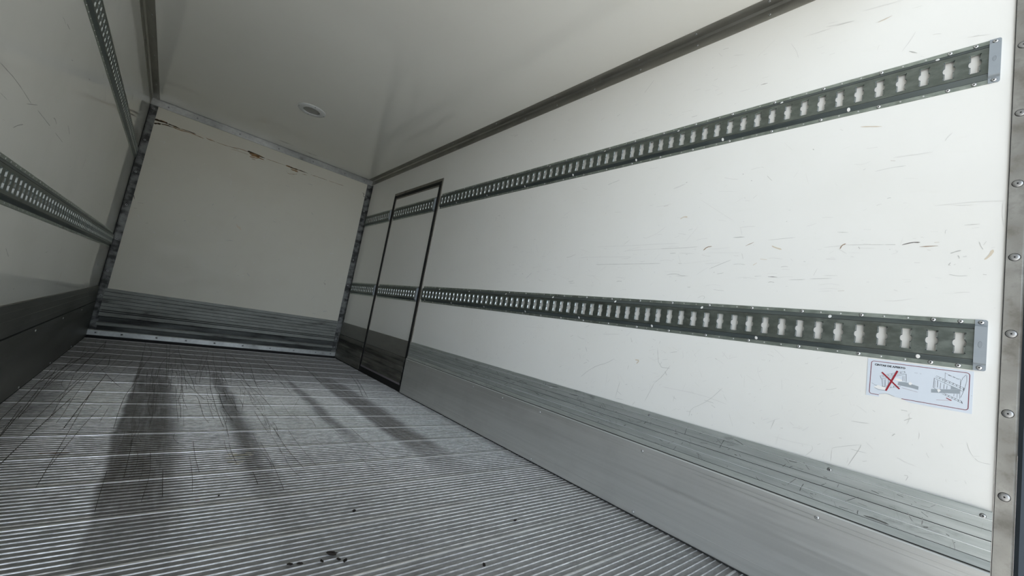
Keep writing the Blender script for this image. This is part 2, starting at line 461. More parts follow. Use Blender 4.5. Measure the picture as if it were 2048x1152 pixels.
# traced wear: material, width in 0.1 mm, then points in mm on the surface
MARKS_RIGHT="""
g 24 1361,1201 1346,1209
g 16 1308,1045 1196,1045 955,1046
f 20 1430,1082 1339,1085 1104,1080
f 17 1317,1138 1086,1134 974,1135 881,1133
f 17 1150,1110 1044,1112 964,1112 846,1112 794,1115
g 11 965,1113 846,1112 804,1114
g 14 1162,1140 1128,1164
f 19 1060,1172 1049,1165 1022,1173 990,1185 955,1214
f 12 855,1140 810,1201
g 35 850,1188 832,1193
g 24 907,1159 886,1167
w 47 893,1242 875,1251 861,1247
b 24 978,1309 957,1311
b 33 777,1098 763,1111 744,1113
g 30 668,1145 627,1144
f 13 647,1187 637,1152
b 30 620,1109 593,1122
g 34 630,1080 623,1058
w 67 587,1034 575,1043
w 55 566,1057 544,1054
f 10 881,1086 864,1042
g 8 878,1090 811,1085
f 10 765,1087 634,1083
d 19 578,992 556,994
g 19 616,985 603,984
g 13 879,991 825,991
f 18 1178,982 1122,978
g 18 991,947 978,960
f 20 1429,932 1399,929
f 57 944,1386 889,1400
f 19 1054,1322 1026,1324
f 9 816,1319 742,1263 670,1209
g 31 820,1346 814,1344
g 27 817,1285 812,1285
g 32 1895,1415 1880,1413
g 27 596,1417 588,1413
w 16 755,1382 748,1381
f 11 678,1284 648,1303
f 13 1431,1131 1360,1110
f 14 1278,1011 1241,1035
f 10 858,1042 737,1056
f 10 746,1343 678,1332
b 24 233,1363 222,1360
f 13 321,1369 299,1364 281,1371
f 16 228,1371 142,1370
f 7 529,1498 498,1459
g 9 357,1429 335,1435
f 9 487,1354 474,1378
f 7 453,1366 440,1320
g 10 366,1314 360,1302
f 11 201,1299 169,1293
g 10 289,1207 280,1213
f 11 195,1200 181,1216
f 11 133,1204 96,1205 57,1206 3,1201
f 11 96,1201 59,1197
f 5 46,1191 40,1180
g 16 349,1142 321,1139
g 16 284,1146 266,1144
g 18 73,1141 45,1142
g 14 59,1131 46,1132
g 11 137,1127 122,1126
g 7 108,1119 108,1130 104,1130
g 11 547,1127 463,1132
w 43 533,1105 521,1097 501,1090
b 27 338,1085 334,1097 324,1102
g 8 331,1098 230,1094
g 8 381,1092 331,1096
d 23 230,1094 208,1093
d 30 194,1091 174,1098 156,1097
b 22 157,1084 120,1085
b 18 128,1095 118,1095
b 18 141,1074 134,1073
f 6 199,1083 192,1117
g 20 282,1099 264,1097
g 15 172,1109 165,1109
g 15 156,1113 149,1111
g 24 96,1062 86,1067 76,1070
g 11 45,1093 41,1079 37,1071
g 18 37,1083 32,1093
w 51 34,1043 26,1052 20,1070
g 17 23,1075 17,1076
d 23 35,1003 29,1002
g 14 122,994 110,992
g 11 188,987 169,986
g 11 183,979 170,981
g 13 471,981 422,983
g 12 412,985 351,988
g 8 376,997 337,997
d 22 535,991 505,990
g 32 88,1030 85,1031
g 24 97,1029 94,1028
g 21 60,1020 57,1020
f 10 216,1063 201,1068 207,1076
f 7 24,1351 16,1352
f 10 7,1200 8,1166 4,1131
f 8 300,1087 252,1083
f 8 308,1121 292,1116
g 13 396,1085 387,1086
g 12 361,1059 351,1056
f 12 328,1043 318,1043
f 8 317,1072 280,1070
g 14 917,679 900,603 851,605
g 15 852,617 876,572 910,534
g 11 910,534 943,448
g 15 1119,601 1156,574 1209,553 1255,521 1294,483
w 48 1014,613 992,614 1005,598
g 53 1044,499 1035,501
g 30 1292,631 1280,608
d 24 681,675 675,672
g 53 1536,572 1527,573
d 20 911,699 908,710
g 9 1207,703 1105,715
f 12 1080,707 1049,736
g 13 1086,430 1073,508
g 11 1083,428 1045,434
g 11 998,419 986,440
g 9 643,572 676,528 709,497 748,470 752,438
d 14 764,456 747,458
g 9 638,550 623,529
g 10 818,504 820,479
f 8 535,670 535,648 514,613
f 14 875,526 722,531 622,518
f 12 575,631 572,587
g 11 862,907 863,891
g 11 805,913 818,894
g 10 775,901 759,912 746,908 752,897
f 39 892,431 884,433
g 29 1259,459 1250,462
f 14 1145,473 1146,541
g 15 890,634 864,641
f 10 790,525 780,561
f 14 1752,681 1591,691
b 20 334,947 318,949
g 7 394,711 395,703
g 8 284,614 278,598
g 6 265,587 275,566
g 9 469,507 479,471
f 11 489,621 499,608
f 14 106,950 86,949
g 6 8,705 8,695
g 8 330,896 311,896
g 7 206,550 195,549
g 16 14,915 11,915
f 12 385,943 346,947
g 8 315,463 301,472 249,495
g 11 249,495 251,484 274,428
g 5 274,428 281,415
d 15 300,499 294,499
g 5 48,566 43,546 34,531
g 8 34,531 26,524 7,525
g 12 35,535 25,538
g 11 157,443 148,445 153,430
g 6 51,500 43,491
f 7 460,427 454,462
f 8 477,451 413,450 364,455
g 6 364,455 360,444 378,420
g 9 335,427 332,439
g 9 328,451 321,457
g 7 192,547 182,548
g 8 41,425 35,428
g 10 150,456 142,452
f 30 272,427 266,426
g 6 314,464 315,422
f 9 67,557 54,560
f 29 435,1919 352,1901
g 15 407,1908 355,1903
f 20 430,1929 401,1924
g 20 297,1864 256,1870
w 36 291,1863 258,1869
f 18 211,1870 186,1867
f 14 333,1927 233,1913
g 34 210,1722 191,1707
g 10 183,1693 175,1687
f 19 87,1710 46,1700
g 24 77,1708 65,1707
f 14 172,1868 156,1868
f 17 595,1922 578,1920
f 16 504,1911 414,1906
w 29 313,1498 260,1484
f 13 543,1802 532,1795
f 22 754,1947 708,1931
g 23 630,1794 609,1793
d 23 632,1767 608,1766
f 23 710,1766 668,1764
f 17 630,1744 617,1743
g 55 1527,2009 1510,2011
f 39 1425,1856 1402,1867
f 28 1207,1720 1179,1719
f 27 1136,1713 1102,1710
g 39 2033,1890 2025,1889
g 37 1990,1885 1981,1884
f 26 1761,1995 1729,1991
"""
MARKS_FRONT="""
k 206 47,1923 76,1925 116,1926 142,1924
k 109 142,1924 183,1924 230,1920
k 71 230,1920 283,1923 347,1921
k 186 55,1886 82,1897 99,1903
k 98 99,1903 134,1910 187,1907
r 130 179,1909 232,1906 285,1913
r 72 262,1910 316,1917 365,1909 410,1906
w 52 346,1926 402,1926 484,1926
r 83 420,1918 445,1914 495,1915
r 43 496,1913 572,1912 623,1918 681,1916
r 54 631,1922 700,1931 759,1929
r 43 618,1900 706,1903 765,1903
k 165 749,1933 791,1934 858,1932
r 221 766,1920 822,1916 860,1922
r 108 776,1891 823,1889 863,1911
r 142 803,1872 831,1875
g 39 56,1755 96,1753
f 25 100,1750 202,1756
g 33 696,1840 719,1839
g 42 581,2015 591,2009
k 196 771,1933 822,1928 903,1926
r 157 776,1909 843,1907 902,1905
r 91 794,1876 821,1878
r 53 864,1886 898,1884
r 40 906,1924 986,1924 1092,1927
r 165 1092,1927 1140,1926 1215,1924
k 125 1129,1925 1214,1928 1309,1927
r 166 1144,1907 1218,1908
r 137 1199,1908 1214,1896
k 81 1109,1868 1115,1868
r 47 1121,1859 1156,1852 1189,1867 1214,1882
r 55 1257,1899 1307,1904
k 56 1338,1924 1354,1925
r 43 1354,1925 1426,1926 1513,1927
r 44 1526,1928 1609,1927 1693,1929
f 57 1340,1900 1385,1899
g 63 1328,1820 1379,1820
d 79 1907,1928 1931,1921 1922,1894 1950,1889
d 52 1896,1924 1929,1932
g 69 1333,1818 1382,1823
g 65 1099,1329 1135,1318
g 62 1125,1204 1152,1185
g 72 1713,1749 1733,1752
g 88 1760,1757 1775,1756
d 66 1707,809 1729,802 1723,787
f 122 2021,1461 2145,1451
d 65 92,1173 127,1181
d 65 78,1121 97,1123
d 65 176,1018 191,1022
g 61 751,1028 815,1037
g 67 363,1167 384,1174
d 61 917,717 929,718
w 205 806,1205 857,1157
g 63 118,703 129,701
g 59 582,1087 596,1088
d 113 49,1247 67,1198
"""
MARKS_FLOOR="""
k 23 381,4782 389,4210 388,3741 388,3341 392,3091 371,2833 367,2687 366,2439 369,2223
k 24 399,4657 442,4155 421,3827 396,3428 395,3187
k 18 384,4207 396,3643 391,3186
k 22 521,4840 526,4076 526,3443 525,3120
k 19 549,4833 542,4170 537,3635 532,3223
k 26 610,4709 600,4439 617,3846 641,3451 653,3149 653,2913 687,2722
k 23 600,4464 542,4127 494,3754 488,3460 480,3209
k 21 607,3841 605,3470 596,3136 589,2862 574,2703
k 27 615,3244 636,3024 653,2913
k 20 649,2828 660,2769 663,2549 665,2390 679,2289
k 21 697,4331 724,3895
k 21 813,4717 815,4477 729,3677 698,3350 683,3130
k 19 780,4309 750,4200 726,3820 687,3529 663,3177 671,3054 702,3000
k 25 776,4126 764,3656 748,3279 729,2993 728,2796 725,2551 725,2373 729,2217
k 21 845,4496 809,3934 802,3536 771,3176 757,3046
k 27 939,4555 905,4105 901,3744 915,3413 931,3240 944,3107 963,2959 975,2736 980,2576
k 32 967,4418 992,3935 962,3490
k 27 1066,4581 1069,4053 1024,3542 981,3087 986,2801
k 49 1215,4406 1203,3985 1196,3493
k 13 907,2999 879,2812 826,2467
k 14 881,3147 885,2971 857,2809
k 13 829,2963 820,2664 796,2371
k 16 280,4365 273,4014 263,3717 251,3462
k 21 145,4612 163,4237 161,4066
k 18 223,3908 243,3610 237,3486 225,3369
k 16 348,3827 323,3432 294,3069
k 16 254,3299 292,3137 331,2989
k 9 330,2540 321,2334
k 16 460,3573 453,3254 457,2885
k 11 433,3501 440,3101 449,2766
k 12 474,3516 476,3109 481,2732
k 12 501,3495 502,3068 504,2698
k 17 560,3645 549,3227 544,2919
k 14 578,4022 572,3649
k 17 577,3491 583,3236 577,2946
k 10 604,3242 593,2531 587,2242
k 9 473,2660 481,2438 488,2213
k 9 527,2629 524,2408 523,2209
k 10 490,3065 491,2771
k 15 885,4228 826,3479 799,3079
k 14 889,3565 842,3087
k 17 198,3415 196,3027 198,2657 204,2449 203,2314
k 15 225,3947 236,3713 248,3532 230,3404
k 10 97,3785 118,3630
k 84 100,3787 167,3793 229,3796
k 16 80,4641 107,4407
k 15 143,4651 176,4083
k 17 156,3730 248,3341 296,3125 343,2950
k 12 127,3582 116,3319 113,3098 122,2994 136,2930 154,2884
k 10 329,2572 321,2307
k 9 146,2837 163,2603 179,2450 180,2365
k 18 153,4248 146,3934 133,3585 130,3281
k 18 67,4261 90,3871
k 11 156,3519 147,3145
k 33 1823,3778 1771,3493 1705,3209 1620,2907
k 33 1817,3579 1740,3247 1640,2856
k 50 1480,4528 1488,3831 1446,3284
k 26 1294,4007 1265,3500
k 15 1177,2811 1086,2553
k 16 1057,2756 1045,2552 1039,2374
k 26 1412,2762 1410,2520
"""
MARKS_KICK="""
d 42 285,305 265,307
d 21 265,307 252,307
d 34 231,305 206,306 178,304
d 17 178,304 161,304
d 7 173,390 171,371
d 7 170,358 170,349
d 7 170,339 169,326
d 11 165,342 160,329
g 11 325,326 314,343
g 26 297,314 292,302
d 27 205,380 194,381
d 19 121,379 104,380
b 25 76,377 66,375
g 27 111,365 106,366
d 8 124,359 123,355
g 6 130,307 101,317 70,322
d 8 66,308 66,296
d 10 229,292 216,292
g 9 15,384 18,362
d 15 135,335 132,332
d 15 290,339 286,341
d 11 344,288 348,282
d 9 330,297 328,287
d 10 146,295 134,288
d 34 1279,390 1287,373
d 25 1504,398 1412,403
W 87 1475,389 1453,393
d 38 1307,338 1302,330
d 27 1571,341 1536,336
d 23 1333,386 1276,394
g 20 1135,407 1130,394
d 23 1403,320 1397,315
g 23 1347,295 1348,282
g 21 1200,334 1201,322
d 14 804,385 809,379
d 27 1712,378 1670,380
"""
MARKS_LEFT="""
f 21 1609,1073 1742,1078 1911,1067
f 22 1983,1070 2162,1068
f 18 2244,1067 2384,1065
f 11 1665,1014 1727,1015
f 14 1734,964 1754,965
f 20 1870,1053 1969,1082
"""
STICKER_LINES="""
7 -747,66 -247,290
7 -737,22 -232,248
9 -721,-20 -211,217
11 -211,217 -201,6
10 -701,-16 -675,-230
7 -653,-16 -636,-212
10 -627,-10 -619,-191
9 -569,1 -557,-177
7 -279,150 -271,9
7 -251,155 -240,15
9 -747,66 -718,-20
9 -686,87 -681,43
9 -581,135 -576,91
9 -503,174 -498,128
11 -323,254 -318,210
11 -245,290 -237,247
7 -507,-229 -303,-136
11 -509,-194 -504,-238
11 -445,-162 -440,-206
6 -669,-228 -511,-158
9 370,287 880,67
7 353,250 876,25
9 337,212 861,-27
10 337,221 327,-38
9 327,-38 416,-103
7 354,156 354,-32
12 401,165 404,-21
9 459,118 454,-44
11 521,89 521,-32
9 577,67 575,-25
12 442,255 431,219
12 501,230 491,192
12 560,205 550,167
12 624,178 614,139
12 687,149 677,111
12 750,121 740,84
12 812,95 803,58
17 874,66 866,-2
9 494,-169 861,-329
9 522,-146 843,-277
11 563,-162 553,-197
11 621,-186 611,-222
11 679,-213 669,-248
11 736,-239 726,-274
11 793,-264 783,-300
17 843,-277 861,-337
7 709,-120 706,-186
7 764,-107 763,-206
6 529,403 535,109
6 806,274 813,-227
6 529,386 576,370
6 774,289 806,274
7 811,118 819,219 848,324 900,416
7 911,402 918,272 886,36 828,-190
7 -920,-172 -834,-218
9 -833,-224 -615,-226
10 -850,-295 -758,-339 -595,-330
6 -744,-455 -604,-412 -524,-422 -416,-459
6 1000,-101 1016,-97
6 56,283 87,278
5 -50,283 18,288
"""


def add_marks(mb, marks, fn, index, jag=0.35, step=0.012):
    for k, (m, w, pts) in enumerate(marks):
        off = 0.00025 + 0.000004 * (k % 60)
        if len(pts) > 2: pts = smooth_line(pts, 1)
        pts = subdivide(pts, step)
        mb.ribbon(pts, w, (lambda p, o=off: fn(p, o)), index[m], jag=jag)


def random_marks(n, a0, a1, b0, b1, tones, lmin, lmax, wmin, wmax, tilt, focus=None):
    out = []
    for _ in range(n):
        a = random.uniform(a0, a1); b = random.uniform(b0, b1)
        if focus and random.random() < 0.6:
            b = random.gauss(*focus)
        ln = random.uniform(lmin, lmax) * random.random()
        an = random.gauss(0, tilt)
        if random.random() < 0.25: an += random.choice((-1, 1)) * random.uniform(0.5, 1.4)
        dx, dy = math.cos(an) * ln, math.sin(an) * ln
        bend = random.uniform(-.12, .12) * ln
        p = [(a, b), (a + dx * .5 - dy * .0 + bend * math.sin(an), b + dy * .5 + bend * math.cos(an)), (a + dx, b + dy)]
        if min(q[1] for q in p) < b0 or max(q[1] for q in p) > b1: continue
        out.append((random.choice(tones), random.uniform(wmin, wmax), p))
    return out


# ------------------------------------------------------------ setting: ground, floor
mb = MB(); mb.box((-30, -40, -1.15), (30, 25, -0.95))
tag(struct(mb.build('ground', M['ground'])), 'pale concrete yard the lorry stands on', 'ground')

# floor of cross-laid extruded planks: 11 thin ribs per 0.233 m plank, dirt in the joint beside a wider rib
mb = MB()
mb.box((-0.02, -0.05, -0.045), (2.02, 4.85, -0.0024), 0)
P0, PW, NR = 0.532, 0.233, 11
pitch = PW / NR
i0 = int((-0.03 - P0) / pitch) - 1
rib_fn = lambda p, s: (s, p[0], p[1])
for i in range(i0, int((4.76 - P0) / pitch) + 1):
    y = P0 + i * pitch
    if y < -0.04: continue
    k = i % NR
    if k == 0:
        w, h = 0.0034, 0.0006
    elif k == 1:
        # narrow dirty joint strip between planks
        mb.box((0.003, y - 0.0012, -0.0024), (1.997, y + 0.0008, -0.0026), 2)
        w, h = 0.0012, -0.0006
    else:
        w, h = 0.0012, 0.0
    prof = [(y - w - .0006, -0.0024), (y - w * 1.05, -0.0013 + h), (y - w * .55, -.0004 + h), (y, h), (y + w * .8, -.0002 + h), (y + w + .0005, -0.0024)]
    mb.extrude(prof, rib_fn, 0.003, 1.997, [4 if k == 0 else 1] * 5)
floor_marks = parse(MARKS_FLOOR)
for _ in range(16):   # long scuffs beside the left kick plate
    x = random.uniform(0.03, 0.26); y = random.uniform(1.6, 3.6)
    ln = random.uniform(0.3, 1.4); d = random.uniform(-.05, .08)
    floor_marks.append(('k', random.uniform(0.0015, 0.0045), [(x, y), (x + d * .4, y + ln * .5), (x + d, min(y + ln, 4.6))]))
for _ in range(110):   # fine drag marks along the box in the tyre tracks
    x = random.choice((random.uniform(0.38, 0.62), random.uniform(0.7, 0.95), random.uniform(0.9, 1.3)))
    y = random.uniform(1.5, 3.6); ln = random.uniform(0.1, 0.6); d = random.uniform(-.02, .02)
    floor_marks.append(('k', random.uniform(0.0012, 0.0024), [(x, y), (x + d, y + ln * .5), (x + d * .6, min(y + ln, 4.6))]))
RES = '''w 122 707,1874 727,1873 743,1873
w 121 721,1855 741,1857 776,1855
w 112 768,1876 789,1875
w 130 699,1832 730,1828 762,1825
w 113 701,1794 734,1790 755,1788
w 98 720,1770 739,1768
w 110 775,1853 794,1852
r 59 595,1504 609,1504
r 61 212,1975 284,1970'''
for k, (m, w, pts) in enumerate(parse(RES)):
    mb.ribbon(subdivide(pts, .006), w * .8, (lambda p, z=.0008 + .00001 * k: (p[0], p[1], z)), 5 if m == 'w' else 6, jag=.5)
for k, (m, w, pts) in enumerate(floor_marks):
    if len(pts) > 2: pts = smooth_line(pts, 2)
    pts = subdivide(pts, 0.03)
    zz = 0.0006 + 0.000004 * (k % 80)
    mb.ribbon(pts, min(w * .62, 0.0065), (lambda p, z=zz: (p[0], p[1], z)), 3, jag=0.3)
tag(struct(mb.build('floor', [M['floor'], M['rib'], M['joint'], M['skid'], M['joint_rib'], M['residue'], M['r']], recalc=False, merge=False)),
    'ribbed aluminium plank floor with dark tyre tracks', 'floor')

# ------------------------------------------------------------ setting: walls and ceiling
T = 0.06
D0, D1, DZ = 3.062, 4.025, 1.825       # side door frame, outside edges
mb = MB()
mb.box((2.0, -0.0, -0.05), (2.0 + T, D0, H), 0)
mb.box((2.0, D1, -0.05), (2.0 + T, L + T, H), 0)
mb.box((2.0, D0, DZ), (2.0 + T, D1, H), 0)
wr = lambda p, o: (2.0 - o, p[0], p[1])
IDX = {'f': 1, 'g': 2, 'd': 3, 'b': 4, 'w': 5, 'k': 6, 'r': 7, 'l': 8, 'kf': 9, 'rf': 10}
MARKM = [M[x] for x in ('f', 'g', 'd', 'b', 'w', 'k', 'r', 'l', 'kf', 'rf')]
rm = parse(MARKS_RIGHT)
rm += random_marks(240, 0.05, 2.4, 0.90, 1.52, 'ffffg', 0.01, 0.10, 0.0008, 0.002, 0.12, (1.03, 0.06))
rm += random_marks(420, 0.03, 2.4, 0.43, 0.74, 'fffg', 0.008, 0.05, 0.0006, 0.0014, 0.9)
rm += random_marks(70, 0.05, 2.2, 1.70, 2.02, 'ffffg', 0.01, 0.10, 0.0008, 0.002, 0.1)
rm += random_marks(60, 0.05, 2.6, 0.93, 1.5, 'fg', 0.003, 0.010, 0.0015, 0.003, 0.9)
rm += random_marks(40, 2.2, 3.0, 0.9, 1.5, 'ff', 0.02, 0.10, 0.001, 0.002, 0.3)
rm = [q for q in rm if not (min(p[0] for p in q[2]) < 0.26 and 0.62 < q[2][0][1] < 0.75)]
add_marks(mb, rm, wr, IDX)
tag(struct(mb.build('wall_right', [M['wall_r']] + MARKM, recalc=False, merge=False)), 'scuffed white side wall with two slotted rails', 'wall')

mb = MB(); mb.box((-T, -0.0, -0.05), (0, L + T, H), 0)
lm = parse(MARKS_LEFT) + random_marks(16, 1.6, 4.4, 0.95, 1.5, 'l', 0.01, 0.12, 0.001, 0.003, 0.4) + random_marks(12, 1.8, 4.4, 1.66, 2.05, 'l', 0.01, 0.16, 0.001, 0.004, 0.5) + random_marks(12, 1.8, 4.4, 0.45, 0.74, 'l', 0.01, 0.12, 0.001, 0.003, 0.4)
lm = [(('l' if m == 'f' else m), w, p) for m, w, p in lm]
add_marks(mb, lm, lambda p, o: (o, p[0], p[1]), IDX)
tag(struct(mb.build('wall_left', [M['wall_l']] + MARKM, recalc=False, merge=False)), 'glossy off-white side wall in shade', 'wall')

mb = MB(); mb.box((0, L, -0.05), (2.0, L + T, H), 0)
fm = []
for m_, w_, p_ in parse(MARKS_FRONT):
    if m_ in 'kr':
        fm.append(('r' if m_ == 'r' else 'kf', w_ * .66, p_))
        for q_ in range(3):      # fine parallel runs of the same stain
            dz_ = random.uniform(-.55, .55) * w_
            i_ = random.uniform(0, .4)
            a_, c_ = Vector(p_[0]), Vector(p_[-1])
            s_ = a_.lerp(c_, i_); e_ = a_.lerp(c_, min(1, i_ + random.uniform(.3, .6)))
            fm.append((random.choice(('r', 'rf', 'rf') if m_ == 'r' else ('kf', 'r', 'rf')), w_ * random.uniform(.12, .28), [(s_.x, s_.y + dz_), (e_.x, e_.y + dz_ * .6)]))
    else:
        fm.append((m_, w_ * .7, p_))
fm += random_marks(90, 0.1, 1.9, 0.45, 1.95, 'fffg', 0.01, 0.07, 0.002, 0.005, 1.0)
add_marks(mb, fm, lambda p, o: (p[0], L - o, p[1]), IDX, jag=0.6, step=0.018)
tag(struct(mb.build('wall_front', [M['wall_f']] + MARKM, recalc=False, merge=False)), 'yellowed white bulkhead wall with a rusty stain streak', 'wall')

mb = MB(); mb.box((-T, -0.0, H), (2.0 + T, L + T, H + T), 0)
tag(struct(mb.build('ceiling', M['ceiling'])), 'glossy plain white ceiling of the cargo box', 'ceiling')


# ------------------------------------------------------------ rivets
def rivet_mesh(name, r, h, hole=0.22, seg=18, mats=('rivet', 'hole')):
    """blind rivet, axis +Z, seat at z=0"""
    mb = MB()
    rh = r * hole
    prof = [(r * 1.12, 0.0001), (r, 0.00015), (r, h * .35), (r * .85, h * .8), (r * .55, h), (rh * 1.2, h), (rh, h * .75)]
    mb.lathe(prof, lambda x, y, z: (x, y, z), seg, [1, 0, 0, 0, 0, 0, 1])
    o = mb.build(name, [M[mats[0]], M[mats[1]]], smooth=True)
    me = o.data
    bpy.data.objects.remove(o)
    return me


RIV = rivet_mesh('rail_rivet', 0.0050, 0.0020, 0.30)
RIV_FRAME = rivet_mesh('frame_rivet', 0.0092, 0.0026, 0.17, 24, ('frame_rivet', 'hole'))
RIV_KICK = rivet_mesh('kick_rivet', 0.0056, 0.0026, 0.2)
RIV_DULL = rivet_mesh('dull_rivet', 0.0052, 0.0022, 0.3, 14, ('steel_rivet', 'hole'))
RIV_DOT = rivet_mesh('post_rivet', 0.0075, 0.002, 0.55, 12, ('steel_rivet', 'hole'))
AX = {'-x': Vector((-1, 0, 0)), 'x': Vector((1, 0, 0)), '-y': Vector((0, -1, 0)), '-z': Vector((0, 0, -1))}


def put_rivet(me, loc, axis, parent, name='rivet'):
    o = bpy.data.objects.new(name, me)
    sc.collection.objects.link(o)
    o.rotation_mode = 'QUATERNION'
    o.rotation_quaternion = AX[axis].to_track_quat('Z', 'Y')
    o.parent = parent
    o.location = Vector(loc) - parent.location if parent else loc
    return o


# ------------------------------------------------------------ lashing rails
RP = 0.0505                    # slot pitch
HW, HI, HF = 0.0405, 0.0535, 0.0660   # half heights: web, foot of the slope, flange edge
DW, DF = 0.0110, 0.0018        # stand-off of the web and of the flange


def slot_outline(n=9):
    """right half (u>0) from bottom to top, keyhole slot"""
    pts = [(0.0098, -0.0290), (0.0118, -0.0276), (0.0118, -0.0256), (0.0102, -0.0225), (0.0101, -0.0100)]
    for k in range(n):
        a = -math.pi / 2 + math.pi * k / (n - 1)
        pts.append((0.0104 + 0.0025 * math.cos(a), 0.0088 * math.sin(a)))
    pts += [(0.0101, 0.0100), (0.0102, 0.0225), (0.0118, 0.0256), (0.0118, 0.0276), (0.0098, 0.0290)]
    return pts


def slot_inner(u, v):
    """where the folded lip ends, and how deep it goes"""
    a = abs(v)
    if a < 0.0089: return 0.0080 + (u - .0104) / .0025 * .0043, v * .96, 0.0022
    if a < 0.0240: return 0.0078, v, 0.0048
    return min(u - .0015, .0090), v * .95, 0.0045


SLOT = slot_outline()


def rail(name, side, zc, y0, y1, label, group, first=0.0269, cap=None, tops=None, bots=None, big=True, all_rivets=True):
    """hat-profile steel rail along y on the left ('x' side) or right wall; y0 is the end nearest the open tail"""
    xw = 2.0 if side == 'R' else 0.0
    sg = -1 if side == 'R' else 1
    root = empty(name, (xw, y0, zc))
    tag(root, label, 'rail', group)
    loc = lambda s, v, d: (sg * d, s, v)
    mb = MB()
    n = int((y1 - y0 - first + 0.0) / RP) + 1
    cuts = [0.0] + [first + RP * (k + .5) for k in range(n - 1)] + [y1 - y0]
    cuts = [c for c in cuts if c <= y1 - y0 + 1e-6]
    for c0, c1 in zip(cuts, cuts[1:]):
        k = round(((c0 + c1) / 2 - first) / RP)
        c = first + RP * k
        if c - 0.0135 < c0 or c + 0.0135 > c1:
            mb.face([loc(c0, -HW, DW), loc(c1, -HW, DW), loc(c1, HW, DW), loc(c0, HW, DW)], 0)
            continue
        Rr = [(c + u, v) for u, v in SLOT]
        Ll = [(c - u, v) for u, v in SLOT]
        mb.face([loc(c, -HW, DW), loc(c1, -HW, DW), loc(c1, HW, DW), loc(c, HW, DW)] + [loc(u, v, DW) for u, v in reversed([(c, SLOT[0][1])] + Rr + [(c, SLOT[-1][1])])], 0)
        mb.face([loc(c, HW, DW), loc(c0, HW, DW), loc(c0, -HW, DW), loc(c, -HW, DW)] + [loc(u, v, DW) for u, v in ([(c, SLOT[0][1])] + Ll + [(c, SLOT[-1][1])])], 0)
        out = [(u, v) for u, v in SLOT]
        inn = [slot_inner(u, v) for u, v in SLOT]
        m = len(out)
        for sd in (1, -1):
            for q in range(m - 1):
                (u0, v0), (u1, v1) = out[q], out[q + 1]
                (a0, b0, d0), (a1, b1, d1) = inn[q], inn[q + 1]
                flank = .0095 < abs(v0 + v1) / 2 < .0245  # bulge lips get the dark slope colour, painting in shadow of the gap
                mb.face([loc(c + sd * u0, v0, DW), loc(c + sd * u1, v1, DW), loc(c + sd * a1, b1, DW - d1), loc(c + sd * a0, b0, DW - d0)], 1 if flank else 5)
        for q in (0, m - 1):
            (u0, v0), (a0, b0, d0) = out[q], inn[q]
            mb.face([loc(c - u0, v0, DW), loc(c + u0, v0, DW), loc(c + a0, b0, DW - d0), loc(c - a0, b0, DW - d0)], 4)
    ln = y1 - y0
    for s in (1, -1):
        prof = [(s * HW, DW), (s * (HW + .0015), DW - .0006), (s * (HI - .0015), DF + .0006), (s * HI, DF), (s * (HF - .0006), DF), (s * HF, DF - .0006), (s * HF, 0)]
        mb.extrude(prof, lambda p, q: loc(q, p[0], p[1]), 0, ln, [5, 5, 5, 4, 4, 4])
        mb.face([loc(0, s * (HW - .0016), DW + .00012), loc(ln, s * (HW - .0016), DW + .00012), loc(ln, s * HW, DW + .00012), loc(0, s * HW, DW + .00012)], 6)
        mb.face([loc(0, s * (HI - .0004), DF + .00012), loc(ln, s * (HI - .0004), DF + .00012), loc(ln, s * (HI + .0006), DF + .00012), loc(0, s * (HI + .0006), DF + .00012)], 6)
    # small punched studs in the flanges at every slot
    for k in range(n):
        for s in (1, -1):
            isbig = big and (k == 0 or k % 3 == 1)
            if isbig: continue
            y = first + RP * k
            if y > ln - 0.01: continue
            mb.lathe([(0.0027, 0), (0.0025, .0009), (0.0012, .0013)], lambda a, b, h, y=y, s=s: loc(y + a, s * (HF - .0068) + b, DF + h), 8, [2, 2, 2])
    # added white discs standing in for slope holes that show the lit wall
    for ys, s in ((tops or [], 1), (bots or [], -1)):
        for y in ys:
            y -= y0
            if not 0.02 < y < ln - .02: continue
            vm, dm = s * (HW + HI) / 2, (DW + DF) / 2
            tv = Vector((s * (HI - HW), DF - DW)).normalized()
            nv = Vector((-tv.y * s, tv.x * s)); nv = nv if nv.y > 0 else -nv
            mb.lathe([(0.0052, 0.0002), (0.0050, .0008), (0.003, .0010)],
                     lambda a, b, h, y=y, vm=vm, dm=dm, tv=tv, nv=nv: loc(y + a * .85, vm + tv.x * b * 1.25 + nv.x * h, dm + tv.y * b * 1.25 + nv.y * h), 12, [3, 3, 3])
    mb.build('rail_profile', [M['rail'], M['slot'], M['rivet'], M['white_hole_disc'], M['rail_flange'], M['rail_slope'], M['rail_edge_line']], root, recalc=False)
    if big:
        for k in range(n):
            if not (k == 0 or k % 3 == 1): continue
            y = first + RP * k
            if y > ln - 0.01: continue
            for s in (1, -1):
                put_rivet(RIV, (xw + sg * DF, y0 + y, zc + s * (HF - .0072)), '-x' if side == 'R' else 'x', root)
    for ce in (cap or []):
        a, b = (-0.0205, 0.0015) if ce == 0 else (ln - .0015, ln + 0.0205)
        e = a if ce == 0 else b        # outer end
        cm = MB()
        sgn = 1 if ce == 0 else -1
        # feet plate with rounded outer corners
        r = 0.005
        out = []
        for (cy, cz, st) in ((e + sgn * r, -HF + r, 1), (e + sgn * r, HF - r, 0)):
            for q in range(5):
                an = math.pi / 2 * q / 4
                if st == 1: out.append((cy - sgn * r * math.sin(math.pi / 2 - an) if False else cy - sgn * r * math.sin(an), cz - r * math.cos(an)))
                else: out.append((cy - sgn * r * math.cos(an), cz + r * math.sin(an)))
        inner = b if ce == 0 else a
        poly = [(inner, -HF)] + out + [(inner, HF)]
